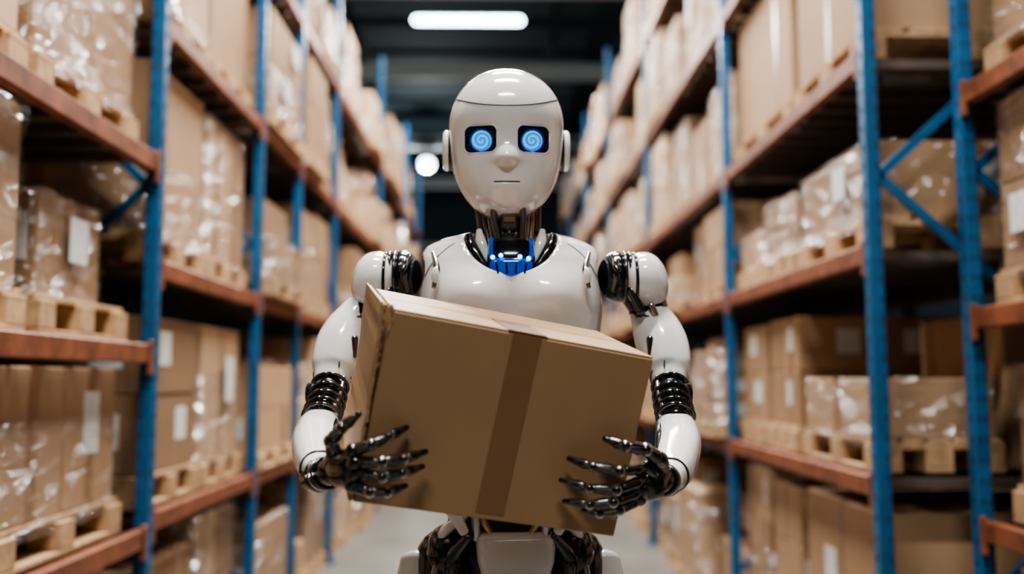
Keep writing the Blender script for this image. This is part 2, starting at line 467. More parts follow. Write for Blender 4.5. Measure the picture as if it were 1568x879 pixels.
# near left bay
put(LX, 1.58, 2.33, 1.34, .56, 'one', True, 3, lab=1.0)
put(LX, 2.40, 2.97, 1.34, .39, 'small', True, 4, lab=1.0)
put(LX, 1.50, 2.18, .76, .50, 'one', False, 5, lab=1)
put(LX, 2.25, 2.98, .76, .50, 'two', True, 61, lab=0.2)
put(LX, 1.60, 2.28, 1.96, .60, 'one', False, 7)
put(LX, 2.33, 3.00, 1.96, .55, 'one', True, 8, lab=0)
put(LX, 1.4, 2.1, 0, .55, 'two', True, 9); put(LX, 2.2, 2.95, 0, .55, 'g22', False, 10)
put(LX, 0.78, 1.45, 1.34, .5, 'g22', True, 11); put(LX, .78, 1.4, .76, .45, 'two', False, 12)
# left main first bay
put(LX, 3.15, 3.75, 1.62, .70, 'one', True, 13, lab=.2)
put(LX, 3.78, 4.35, 1.62, .68, 'two', True, 14, lab=.2)
put(LX, 3.15, 3.75, .80, .64, 'tall', False, 15, lab=1)
put(LX, 3.78, 4.35, .80, .64, 'one', True, 16, lab=1)
put(LX, 3.15, 3.75, 2.45, .70, 'g22', True, 17); put(LX, 3.78, 4.35, 2.45, .62, 'one', False, 18)
put(LX, 3.15, 3.75, 0, .60, 'two', False, 19); put(LX, 3.78, 4.35, 0, .68, 'g22', True, 20)
put(LX, 3.15, 3.75, 3.3, .70, 'g22', True, 171); put(LX, 3.78, 4.35, 3.3, .62, 'one', False, 181)
# right main first bay
put(RX, 3.02, 3.72, 1.65, .36, 'one', True, 210, lab=1)
put(RX, 3.80, 4.26, 1.65, .34, 'g22', True, 22); put(RX, 4.30, 4.66, 1.65, .46, 'bulk', True, 23)
put(RX, 3.02, 3.72, .93, .30, 'one', True, 24, D=.42, lab=0)
put(RX, 3.10, 3.74, .93, .52, 'one', False, 25, D=.36, inset=.52, pal=False, lab=0, name='cardboard_box_stack')
put(RX, 3.82, 4.22, .93, .55, 'g22', False, 26, lab=.8); put(RX, 4.26, 4.66, .93, .54, 'tall', False, 27, lab=1)
put(RX, 3.02, 3.78, 0, .80, 'one', False, 28, lab=1); put(RX, 3.84, 4.22, 0, .78, 'g23', True, 29); put(RX, 4.26, 4.66, 0, .82, 'g23', True, 30)
put(RX, 3.02, 3.72, 2.28, .72, 'one', False, 31, lab=0); put(RX, 3.78, 4.64, 2.28, .70, 'two', False, 32, lab=0)
put(RX, 3.02, 3.72, 3.1, .7, 'g22', True, 33); put(RX, 3.78, 4.64, 3.1, .68, 'two', True, 34)
put(RX, 3.02, 3.72, 3.9, .7, 'g22', True, 35); put(RX, 3.78, 4.64, 3.9, .68, 'two', True, 36)
# near right rack
put(NX, 2.08, 2.74, 1.44, .60, 'tall', True, 37, lab=1); put(NX, 1.35, 2.02, 1.44, .56, 'g22', False, 38)
put(NX, 2.08, 2.74, .82, .45, 'one', True, 39, lab=1, inset=.07); put(NX, 1.35, 2.02, .82, .5, 'two', False, 40)
put(NX, 2.08, 2.74, 2.12, .60, 'one', True, 41); put(NX, 1.35, 2.02, 2.12, .56, 'one', False, 42)
put(NX, 2.08, 2.74, 0, .70, 'two', False, 43); put(NX, 1.35, 2.02, 0, .66, 'g22', False, 44)

# stock further down the aisle (shared meshes)
styles = ['one', 'two', 'tall', 'g22', 'g23', 'mix', 'step', 'bulk', 'g22', 'two', 'one', 'tall', 'mix', 'g22', 'step', 'bulk']
VAR = []
for i, st in enumerate(styles):
    VAR.append(load_mesh(0.58, 0.80, 0.64, st, i % 4 != 3, 100 + i, lab=.45))
stock = empty('palletized_warehouse_stock', (0, 8, 0))
def fill(side_x, ys, levels, top):
    sg = 1 if side_x > 0 else -1
    lv = [0.0] + levels
    for i in range(1, len(ys) - 1):
        y0, y1 = ys[i] + .05, ys[i + 1] - .05
        n = max(1, round((y1 - y0) / .60)); L = (y1 - y0) / n
        for k, z in enumerate(lv):
            room = (lv[k + 1] if k + 1 < len(lv) else top) - z - 0.10
            for j in range(n):
                Hh = min(.74, room) * random.uniform(.66, .99)
                o = bpy.data.objects.new('stocked_pallet', random.choice(VAR)); COL.objects.link(o); o.parent = stock
                o.location = (side_x + sg * (random.uniform(-.06, .09) + .40), y0 + L * (j + .5), z + .001)
                o.location.y -= 8
                o.scale = (-sg * 1.0, (L - .03) / .58, Hh / .64)
fill(LX, YL, LL, 4.15); fill(RX, YR, RL, 4.75)

# ------------------------------------------------------------------ robot
robot = empty('humanoid_robot', (0.024, 1.62, 0.0))
ROFF = Vector(robot.location)
def robj(b_, name):
    o = b_.obj(name, robot); o.location = -ROFF; return o

# head
HT = Matrix.Translation(Vector((0.017, 1.605, 1.63))) @ Matrix.Rotation(radians(6), 4, 'X')
ZC, UH, LH = 0.030, 0.100, 0.169
def prof(z):
    if z >= ZC:
        u = min((z - ZC) / UH, 1); q = max(1 - u ** 2.1, 0) ** .5
        return .098 * q, .094 * q, .108 * q, 0.0
    t = min((ZC - z) / LH, 1)
    return (.098 * max(1 - t ** 2.7, 0) ** .62, .094 * max(1 - t ** 4, 0) ** .55, .108 * max(1 - t ** 1.8, 0) ** .8, -0.03 * t ** 3)
def headpt(z, a, grow=0.0):
    w, f, bk, sh = prof(z)
    n_ = 2.25
    ca, sa = cos(a), sin(a)
    x = math.copysign(abs(ca) ** (2 / n_), ca) * (w + grow)
    yy = math.copysign(abs(sa) ** (2 / n_), sa)
    y = yy * ((bk if yy > 0 else f) + grow) + sh
    if yy < 0:
        gz = (z + .034); sgz = .022 if gz > 0 else .0075
        y -= .0160 * math.exp(-(x / .0205) ** 2) * math.exp(-(gz / sgz) ** 2)
        for ex in (-.044, .044):
            y += .005 * math.exp(-((x - ex) / .03) ** 2) * math.exp(-((z + .002) / .028) ** 2)
        y -= .0025 * math.exp(-(x / .03) ** 2) * math.exp(-((z + .078) / .012) ** 2)
    return Vector((x, y, z))
hb = MB(); rs = []
K = 120; NA = 136
for i in range(K + 1):
    s_ = 0.015 + (pi - 0.03) * i / K
    z = ZC + (UH if cos(s_) > 0 else LH) * cos(s_)
    rs.append([headpt(z, 2 * pi * j / NA) for j in range(NA)])
hb.rings(rs, 'white_shell'); hb.mi('eye_socket')
head = robj(hb, 'head_shell')
def rrect(cx, cz, hx, hz, rad, y0, y1, mat, n=8):
    b_ = MB(); b_.mi('white_shell')
    pts = []
    for (sx_, sz_, a0) in ((1, 1, 0), (-1, 1, pi / 2), (-1, -1, pi), (1, -1, 3 * pi / 2)):
        for k in range(n + 1):
            a = a0 + pi / 2 * k / n
            pts.append((cx + sx_ * (hx - rad) + rad * cos(a), cz + sz_ * (hz - rad) + rad * sin(a)))
    b_.rings([[(x, y0, z) for x, z in pts], [(x, y1, z) for x, z in pts]], mat, False)
    return b_, pts
EX = 0.0435; EZ = -0.001
cut = []
for sx_ in (-1, 1):
    b_, pts = rrect(sx_ * EX, EZ, .0270, .0225, .011, -.13, -.056, 'eye_socket')
    c = robj(b_, 'cut'); cut.append(c)
b_, _ = rrect(0, -.072, .0215, .0010, .0009, -.13, -.0865, 'eye_socket', 4); cut.append(robj(b_, 'cut'))
boolean(head, cut)
head.data.transform(HT)
hd = MB()
def surf_y(x, z):
    lo, hi = pi, 1.5 * pi
    if x > 0: lo, hi = 2 * pi, 1.5 * pi
    for _ in range(30):
        mid = (lo + hi) / 2
        if abs(headpt(z, mid).x) > abs(x): lo = mid
        else: hi = mid
    return headpt(z, mid).y
for sx_ in (-1, 1):
    _, pts = rrect(sx_ * EX, EZ, .0273, .0228, .0115, 0, 1, 'white_shell')
    pp = [HT @ Vector((x, surf_y(x, z) + .0004, z)) for x, z in pts]; pp.append(pp[0])
    hd.tube(pp, .0013, 'white_shell', n=8, steps=1, caps=False, hint=(0, 1, 0.01))
    hd.ell(HT @ Vector((sx_ * EX * .99, -.052, EZ)), (.0245, .012, .0205), 'eye_socket', n=32, k=18)
    hd.tube([HT @ Vector((sx_ * EX * .97 + .0185 * cos(a), -.0655, EZ + .0185 * sin(a))) for a in [2 * pi * q / 32 for q in range(33)]], .0014, 'iris_rim', n=8, steps=1, caps=False, hint=(0, 1, 0))
    S = Matrix.Diagonal((1, .85, 1.15, 1))
    T_ = HT @ Matrix.Translation(Vector((0, .012, -.008))) @ S
    def er(x, r_): return [(sx_ * x, r_ * cos(2 * pi * j / 40), r_ * sin(2 * pi * j / 40)) for j in range(40)]
    hd.rings([er(.084, .030), er(.0985, .0305), er(.1002, .0285)], 'black_gloss', True, T_)
    hd.rings([er(.0990, .0275), er(.1002, .0305), er(.1045, .0315), er(.1085, .029), er(.1100, .025), er(.1085, .020), er(.108, .012), er(.109, .001)], 'white_shell', True, T_)
seam = [HT @ headpt(.053 + .022 * (abs(cos(a)) ** 2.2), a, 0.0) for a in [2 * pi * q / 90 for q in range(91)]]
hd.tube(seam, .0011, 'rubber_dark', n=6, steps=1, caps=False)
robj(hd, 'face_trim_and_ears')
for sx_ in (-1, 1):
    b_ = MB(); n_ = 48
    rr = [[(r_ * cos(2 * pi * j / n_), -y_, r_ * sin(2 * pi * j / n_)) for j in range(n_)] for r_, y_ in ((.0168, .0), (.0160, .0018), (.012, .0034), (.006, .0042), (.0003, .0045))]
    b_.rings(rr, 'iris_glow', True)
    o = b_.obj('glowing_iris', robot)
    o.matrix_local = Matrix.Translation(-ROFF) @ HT @ Matrix.Translation(Vector((sx_ * EX * .97, -.0635, EZ)))

# torso
TZ = [(1.481, .050, .040, .045), (1.474, .085, .055, .06), (1.465, .118, .068, .075), (1.452, .144, .082, .086), (1.43, .154, .097, .095), (1.39, .155, .112, .1),
      (1.34, .156, .12, .105), (1.28, .148, .114, .1), (1.22, .134, .102, .09), (1.16, .115, .088, .08), (1.115, .10, .075, .07), (1.10, .085, .06, .06)]
def lerp_prof(tab, z):
    for i in range(len(tab) - 1):
        if tab[i][0] >= z >= tab[i + 1][0]:
            p0 = tab[max(i - 1, 0)]; p1 = tab[i]; p2 = tab[i + 1]; p3 = tab[min(i + 2, len(tab) - 1)]
            t = (p1[0] - z) / (p1[0] - p2[0])
            return [0.5 * ((2 * b1) + (c1 - a1) * t + (2 * a1 - 5 * b1 + 4 * c1 - d1) * t * t + (3 * b1 - a1 - 3 * c1 + d1) * t ** 3) for a1, b1, c1, d1 in zip(p0[1:], p1[1:], p2[1:], p3[1:])]
    return list(tab[-1][1:])
CX, CY = 0.024, 1.62
def torsopt(z, a, grow=0):
    w, f, bk = lerp_prof(TZ, z); ca, sa = cos(a), sin(a)
    x = math.copysign(abs(ca) ** (2 / 2.5), ca) * (w + grow); y = math.copysign(abs(sa) ** (2 / 2.5), sa) * ((bk if sa > 0 else f) + grow)
    if sa < 0:
        for px in (-.07, .07): y -= .018 * math.exp(-((x - px) / .046) ** 2 - ((z - 1.368) / .040) ** 2)
        y += .010 * math.exp(-(x / .014) ** 2) * math.exp(-((z - 1.34) / .05) ** 2)
    return Vector((CX + x, CY + y, z))
tb = MB(); rs = []; zz = []
for i in range(len(TZ) - 1):
    for k in range(7): zz.append(TZ[i][0] + (TZ[i + 1][0] - TZ[i][0]) * k / 7)
zz.append(TZ[-1][0])
for z in zz: rs.append([torsopt(z, 2 * pi * j / 96) for j in range(96)])
tb.rings(rs, 'white_shell'); tb.mi('black_gloss')
torso = robj(tb, 'chest_shell')
c1 = MB(); c1.mi('white_shell'); c1.ell((CX, 1.555, 1.478), (.079, .098, .090), 'black_gloss', n=48, k=30, e=2.15)
cuts = [robj(c1, 'cut')]
for sx_ in (-1, 1):
    c = MB(); c.mi('white_shell'); c.ell((CX + sx_ * .176, 1.60, 1.407), (.037, .075, .048), 'black_gloss', n=32, k=20); cuts.append(robj(c, 'cut'))
boolean(torso, cuts)

tt = MB()
for s_ in (-1, 1):
    tt.tube([(CX + s_ * .070, 1.562, 1.466), (CX + s_ * .064, 1.545, 1.442), (CX + s_ * .045, 1.532, 1.412)], [.007, .011, .008], 'black_gloss', flat=.7, hint=(0, 1, 0))
    tt.tube([(CX + s_ * .053, 1.570, 1.476), (CX + s_ * .050, 1.553, 1.455), (CX + s_ * .042, 1.545, 1.43), (CX + s_ * .036, 1.540, 1.418)], [.005, .009, .008, .004], 'white_shell', flat=.7, hint=(0, 1, 0))
    tt.tube([(CX + s_ * .128, 1.535, 1.435), (CX + s_ * .120, 1.517, 1.405), (CX + s_ * .124, 1.512, 1.375)], [.003, .006, .004], 'steel_metal', flat=.6, hint=(0, 1, 0))
    tt.ell((CX + s_ * .122, 1.5125, 1.394), (.0065, .005, .014), 'white_shell')
    sm = [torsopt(1.452 - .006 * k, (1.5 * pi) + s_ * (0.62 + .055 * k), .0002) for k in range(10)]
    tt.tube(sm, .0008, 'rubber_dark', n=6, steps=2, caps=False)
tt.tube([(CX, 1.55, 1.445), (CX, 1.538, 1.42), (CX, 1.53, 1.395)], [.037, .040, .030], 'black_gloss', flat=.55, hint=(0, 1, 0), e=2.6)
tt.tube([(CX, 1.528, 1.412), (CX, 1.521, 1.398)], [.036, .030], 'blue_glass', flat=.45, hint=(0, 1, 0), e=3)
for dx, dz in ((-.030, 1.424), (-.017, 1.427), (.014, 1.425), (.028, 1.422)):
    tt.ell((CX + dx, 1.514, dz), (.0036, .003, .0036), 'blue_led')
for dx in (-.024, -.008, .008, .024):
    tt.tube([(CX + dx, 1.512, 1.415), (CX + dx * .9, 1.508, 1.398)], .0018, 'black_gloss', n=8, steps=2)
for dx in (-.032, -.011, .011, .032):
    tt.tube([(CX + dx, 1.545, 1.457), (CX + dx * 1.05, 1.530, 1.437), (CX + dx, 1.522, 1.424)], .0045, 'blue_glass', n=8, steps=3)
robj(tt, 'collar')
# neck
nk = MB()
nk.tube([(0.020, 1.605, 1.53), (0.022, 1.605, 1.47), (CX, 1.60, 1.40)], [.040, .036, .038], 'rubber_dark')
for k in range(7):
    z = 1.435 + k * .0145
    nk.tube([(0.021 + .041 * cos(a), 1.600 + .036 * sin(a), z) for a in [2 * pi * q / 36 for q in range(37)]], .0035, 'neck_metal', n=8, steps=1, caps=False)
for i, a in enumerate([pi + pi * q / 12 for q in range(13)]):
    mt = 'copper_metal' if i % 3 == 1 else ('neck_metal' if i % 3 else 'steel_metal')
    r0 = .047
    nk.tube([(0.018 + r0 * cos(a), 1.60 + .043 * sin(a), 1.535), (0.02 + .046 * cos(a), 1.598 + .044 * sin(a), 1.495), (0.022 + .040 * cos(a), 1.592 + .046 * sin(a), 1.455), (CX + .034 * cos(a), 1.575 + .040 * sin(a), 1.42)], .0030 if i % 2 else .0045, mt, n=8, steps=4)
for s_ in (-1, 1):
    nk.cyl((0.019 + s_ * .050, 1.59, 1.53), (0.022 + s_ * .046, 1.585, 1.475), .0075, .0075, 'neck_metal', 16, .002)
    nk.cyl((0.022 + s_ * .046, 1.585, 1.475), (CX + s_ * .042, 1.58, 1.42), .0045, .0045, 'steel_metal', 12)
    nk.tube([(0.019 + s_ * .022, 1.552, 1.53), (0.02 + s_ * .024, 1.546, 1.49), (CX + s_ * .018, 1.545, 1.445)], .006, 'neck_metal', n=10)
nk.box((0.021, 1.552, 1.487), (.030, .02, .028), 'neck_metal', .004)
nk.box((0.021, 1.541, 1.490), (.018, .004, .008), 'copper_metal', .001)
nk.box((0.021, 1.547, 1.458), (.024, .02, .020), 'dark_metal', .003)
robj(nk, 'neck_mechanism')

# arms -------------------------------------------------------------
def arm(s_, ball_x, joint_x, up, el, fo):
    b_ = MB()
    jz = 1.402
    b_.ell((joint_x, 1.605, jz), (.034, .040, .044), 'black_gloss')
    for k, rr_ in enumerate((.038, .041, .040)):
        xx = joint_x + s_ * (.002 + k * .009)
        b_.tube([(xx, 1.603 + rr_ * .92 * cos(a), jz + rr_ * sin(a)) for a in [2 * pi * q / 36 for q in range(37)]], .0038, 'black_gloss' if k != 1 else 'dark_metal', n=8, steps=1, caps=False, hint=(1, 0, 0))
    b_.tube([(joint_x - s_ * .016, 1.570, jz + .030), (joint_x - s_ * .006, 1.558, jz + .004), (joint_x - s_ * .012, 1.562, jz - .026)], [.004, .007, .004], 'dark_metal', n=12)
    b_.ell((joint_x - s_ * .008, 1.560, jz + .018), (.006, .006, .009), 'steel_metal')
    b_.ell((ball_x, 1.603, 1.392), (.0400, .055, .0525), 'white_shell', rot=(0, s_ * -.14, 0), n=40, k=24, e=2.15)
    b_.tube([(ball_x - s_ * .018, 1.603 + .0510 * cos(a), 1.393 + .0485 * sin(a)) for a in [2 * pi * q / 40 for q in range(41)]], .003, 'black_gloss', n=6, steps=1, caps=False, hint=(1, 0, 0))
    # black link below the cap
    b_.tube([(ball_x - s_ * .012, 1.605, 1.385), (ball_x + s_ * .006, 1.60, 1.352), (up[0][0], 1.595, 1.325)], [.035, .033, .029], 'black_gloss')
    b_.tube([(ball_x - s_ * .026, 1.570, 1.375), (ball_x - s_ * .012, 1.563, 1.342)], .008, 'dark_metal', n=10)
    b_.tube([(ball_x + s_ * .006, 1.565, 1.350), (ball_x + s_ * .012, 1.562, 1.335)], .006, 'steel_metal', n=10)
    # white upper arm shell
    b_.tube(up, [.031, .037, .040, .037, .029], 'white_shell', n=36, flat=1.05, e=2.4, steps=8)
    c0 = Vector(up[0])
    b_.tube([c0 + Vector((.0340 * cos(a), .0360 * sin(a), -.008 + s_ * -.01 * cos(a))) for a in [2 * pi * q / 40 for q in range(41)]], .0016, 'rubber_dark', n=6, steps=1, caps=False)
    b_.tube([Vector(up[1]) + Vector((-s_ * .012, -.0355, .004)), Vector(up[2]) + Vector((-s_ * .006, -.0405, 0)), Vector(up[3]) + Vector((-s_ * .012, -.037, 0))], .0012, 'rubber_dark', n=6)
    b_.tube([Vector(up[2]) + Vector((-s_ * .026, -.031, .012)), Vector(up[2]) + Vector((-s_ * .026, -.032, -.016))], [.006, .004], 'dark_metal', n=12)
    # elbow
    b_.tube(el, [.025, .028, .026, .024], 'black_gloss', n=24)
    for k in range(6):
        t = k / 5; p = Vector(el[0]).lerp(Vector(el[-1]), t); dv = (Vector(el[-1]) - Vector(el[0])).normalized()
        u = dv.cross(Vector((1, 0, 0))).normalized(); w = dv.cross(u)
        b_.tube([p + Vector((0, 0, -.006 * sin(t * pi))) + u * .0275 * cos(a) + w * .0285 * sin(a) for a in [2 * pi * q / 28 for q in range(29)]], .003, 'dark_metal', n=6, steps=1, caps=False, hint=dv)
    for dy in (-.5, .5):
        b_.tube([Vector(el[0]) + Vector((-s_ * .022, -.018, 0)), Vector(el[1]) + Vector((-s_ * .024, -.02 + dy * .01, 0)), Vector(el[-1]) + Vector((-s_ * .02, .0, .018))], .0035, 'copper_metal' if dy > 0 else 'steel_metal', n=8)
    b_.cyl(Vector(el[1]) + Vector((s_ * .016, 0, 0)), Vector(el[1]) + Vector((s_ * .033, 0, 0)), .02, .018, 'dark_metal', 24, .003)
    # forearm shell with a black cuff at the wrist end and inner insert
    b_.tube(fo, [.027, .0325, .0340, .0305, .024, .021], 'white_shell', n=36, e=2.3, steps=8)
    pm = Vector(fo[4]); dv = (Vector(fo[5]) - Vector(fo[3])).normalized(); u = dv.cross(Vector((0, 0, 1))).normalized(); w = dv.cross(u)
    b_.tube([pm + u * .0245 * cos(a) + w * .0245 * sin(a) for a in [2 * pi * q / 40 for q in range(41)]], .0022, 'black_gloss', n=8, steps=1, caps=False, hint=dv)
    b_.tube([Vector(fo[1]) + Vector((-s_ * .025, -.004, .016)), Vector(fo[2]) + Vector((-s_ * .027, -.006, .016)), Vector(fo[3]) + Vector((-s_ * .023, -.004, .014))], [.005, .008, .005], 'black_gloss', n=12)
    return b_
armL = arm(-1, -.2045, -.160, [(-.232, 1.60, 1.338), (-.245, 1.592, 1.313), (-.257, 1.58, 1.282), (-.264, 1.565, 1.248), (-.267, 1.553, 1.228)],
    [(-.267, 1.552, 1.232), (-.270, 1.53, 1.205), (-.269, 1.50, 1.185), (-.268, 1.47, 1.17)],
    [(-.268, 1.485, 1.165), (-.269, 1.45, 1.150), (-.263, 1.40, 1.135), (-.251, 1.345, 1.118), (-.239, 1.30, 1.108), (-.233, 1.28, 1.105)])
robj(armL, 'arm_left')
armR = arm(1, .2515, .206, [(.260, 1.60, 1.338), (.269, 1.592, 1.313), (.278, 1.58, 1.282), (.283, 1.565, 1.248), (.283, 1.553, 1.228)],
    [(.282, 1.552, 1.232), (.281, 1.53, 1.205), (.279, 1.50, 1.185), (.277, 1.47, 1.17)],
    [(.276, 1.49, 1.162), (.276, 1.455, 1.145), (.270, 1.42, 1.128), (.256, 1.375, 1.105), (.245, 1.345, 1.095), (.240, 1.33, 1.092)])
robj(armR, 'arm_right')

def hand(wrist, palm, fingers, thumb, s_):
    b_ = MB()
    wr = Vector(wrist); pm = Vector(palm)
    kn = [Vector(f[0]) for f in fingers]
    b_.tube([wr + (wr - pm) * .5, wr, wr.lerp(pm, .6)], [.020, .019, .018], 'black_gloss', n=20)
    for k in range(3):
        p = wr.lerp(pm, k * .22 - .1); dv = (pm - wr).normalized(); u = dv.cross(Vector((0, 0, 1))).normalized(); w = dv.cross(u)
        b_.tube([p + u * .0205 * cos(a) + w * .0205 * sin(a) for a in [2 * pi * q / 24 for q in range(25)]], .0025, 'steel_metal' if k == 1 else 'dark_metal', n=6, steps=1, caps=False, hint=dv)
    cen = sum(kn, Vector()) / 4
    b_.tube([wr.lerp(pm, .5), pm, cen.lerp(pm, .25)], [.018, .025, .024], 'hand_metal', n=24, flat=.62, hint=(0.2, 1, 0))
    for q in kn:
        b_.tube([wr.lerp(pm, .6) + (q - cen) * .35, pm.lerp(q, .45) + Vector((0, -.006, 0)), q], [.008, .0085, .0085], 'hand_plate', n=12)
        b_.ell(q, (.0098, .0098, .0098), 'hand_metal', n=16, k=10)
    for ch, rad in [(f, (.0082, .0074, .0064, .0048)) for f in fingers] + [(thumb, (.0105, .009, .0078, .0055))]:
        ch = [Vector(p) for p in ch]
        for i in range(3):
            a, c = ch[i], ch[i + 1]; r0, r1 = rad[i], rad[i + 1]
            mid = a.lerp(c, .5)
            last = i == 2
            b_.tube([a.lerp(c, .12), a.lerp(c, .35), mid, a.lerp(c, .72), a.lerp(c, .9 if not last else 1.0)],
                    [r0 * .78, r0 * 1.0, r0 * .92, r1 * .98, r1 * (.85 if not last else .8)], 'hand_metal', n=14, steps=3)
            b_.tube([a.lerp(c, .25) + Vector((0, -r0 * .55, r0 * .3)), a.lerp(c, .75) + Vector((0, -r1 * .6, r1 * .3))], [r0 * .55, r1 * .5], 'hand_plate', n=10, steps=3)
        for i in (1, 2):
            b_.ell(ch[i], (rad[i] * 1.08,) * 3, 'steel_metal', n=14, k=8)
            b_.ell(ch[i] + Vector((0, -rad[i] * .35, 0)), (rad[i] * .85,) * 3, 'hand_metal', n=14, k=8)
    th = Vector(thumb[0])
    b_.tube([wr.lerp(pm, .4), th], [.014, .012], 'hand_metal', n=14)
    b_.ell(th, (.012,) * 3, 'hand_plate', n=16, k=10)
    return b_
hl = hand((-.2290, 1.268, 1.104), (-.1965, 1.205, 1.117),
  [[(-.1742, 1.170, 1.142), (-.1500, 1.157, 1.1505), (-.1300, 1.163, 1.1597), (-.1105, 1.180, 1.1695)],
   [(-.1704, 1.166, 1.128), (-.1366, 1.152, 1.130), (-.1118, 1.163, 1.1325), (-.0870, 1.182, 1.1400)],
   [(-.1712, 1.170, 1.1143), (-.1366, 1.156, 1.112), (-.1134, 1.166, 1.1156), (-.0910, 1.186, 1.1215)],
   [(-.1755, 1.176, 1.100), (-.152, 1.165, 1.0935), (-.1313, 1.170, 1.0921), (-.1116, 1.186, 1.098)]],
  [(-.2010, 1.20, 1.132), (-.2060, 1.195, 1.152), (-.1906, 1.185, 1.169), (-.1700, 1.180, 1.186)], -1)
robj(hl, 'hand_left')
hr = hand((.2345, 1.325, 1.0900), (.2145, 1.280, 1.0954),
  [[(.1985, 1.262, 1.1123), (.1576, 1.224, 1.1118), (.1235, 1.222, 1.1176), (.0941, 1.232, 1.1271)],
   [(.1983, 1.262, 1.098), (.1533, 1.224, 1.0879), (.119, 1.222, 1.0908), (.0837, 1.232, 1.0999)],
   [(.1949, 1.262, 1.0844), (.1497, 1.230, 1.0723), (.1197, 1.230, 1.0692), (.0884, 1.238, 1.0726)],
   [(.1893, 1.266, 1.0718), (.1595, 1.243, 1.0605), (.1334, 1.240, 1.0568), (.1138, 1.244, 1.060)]],
  [(.2166, 1.265, 1.122), (.194, 1.242, 1.1375), (.1661, 1.228, 1.1433), (.1409, 1.230, 1.1525)], 1)
robj(hr, 'hand_right')

# abdomen, pelvis, legs
ab = MB()
ab.tube([(CX, CY + .01, 1.13), (CX, CY + .01, 1.05), (CX, CY + .005, .97)], [.085, .078, .085], 'black_gloss', flat=.75, hint=(0, 1, 0), n=32)
for k in range(8):
    z = 1.10 - k * .016
    ab.tube([(CX + .083 * cos(a), CY + .01 + .063 * sin(a), z) for a in [2 * pi * q / 40 for q in range(41)]], .004, 'dark_metal', n=6, steps=1, caps=False)
for s_ in (-1, 1):
    ab.cyl((CX + s_ * .06, 1.56, 1.11), (CX + s_ * .055, 1.555, .97), .009, .009, 'steel_metal', 14, .002)
    ab.tube([(CX + s_ * .088, 1.60, 1.09), (CX + s_ * .098, 1.57, 1.03), (CX + s_ * .075, 1.545, .985)], [.012, .013, .008], 'white_shell', flat=.6, hint=(0, 1, 0))
    ab.tube([(CX + s_ * .03, 1.56, 1.06), (CX + s_ * .045, 1.55, 1.01), (CX + s_ * .025, 1.555, .97)], .006, 'copper_metal', n=10)
robj(ab, 'abdomen_mechanism')
pv = MB()
pv.tube([(CX, 1.625, .995), (CX, 1.62, .94), (CX, 1.62, .88), (CX, 1.625, .835)], [.105, .118, .095, .05], 'black_gloss', flat=.68, hint=(0, 1, 0), n=36)
rs = []
for z, w, yf in ((.984, .058, 1.545), (.974, .066, 1.528), (.94, .062, 1.518), (.90, .050, 1.516), (.86, .036, 1.522), (.825, .022, 1.545)):
    ring = []
    for j in range(32):
        a = 2 * pi * j / 32; ca, sa = cos(a), sin(a)
        ring.append((CX + .008 + math.copysign(abs(ca) ** .75, ca) * w, yf + .03 + math.copysign(abs(sa) ** .75, sa) * .03, z))
    rs.append(ring)
pv.rings(rs, 'white_shell')
for s_ in (-1, 1):
    pv.ell((CX + s_ * .105, 1.60, .945), (.035, .05, .045), 'black_gloss', n=28, k=16)
    pv.tube([(CX + s_ * .07, 1.548, .975), (CX + s_ * .095, 1.548, .94), (CX + s_ * .085, 1.545, .89)], [.008, .012, .008], 'dark_metal', n=12)
    pv.tube([(CX + s_ * .075, 1.57, 1.005), (CX + s_ * .105, 1.568, .985), (CX + s_ * .115, 1.57, .962)], [.006, .009, .004], 'white_shell', n=14)
robj(pv, 'pelvis')
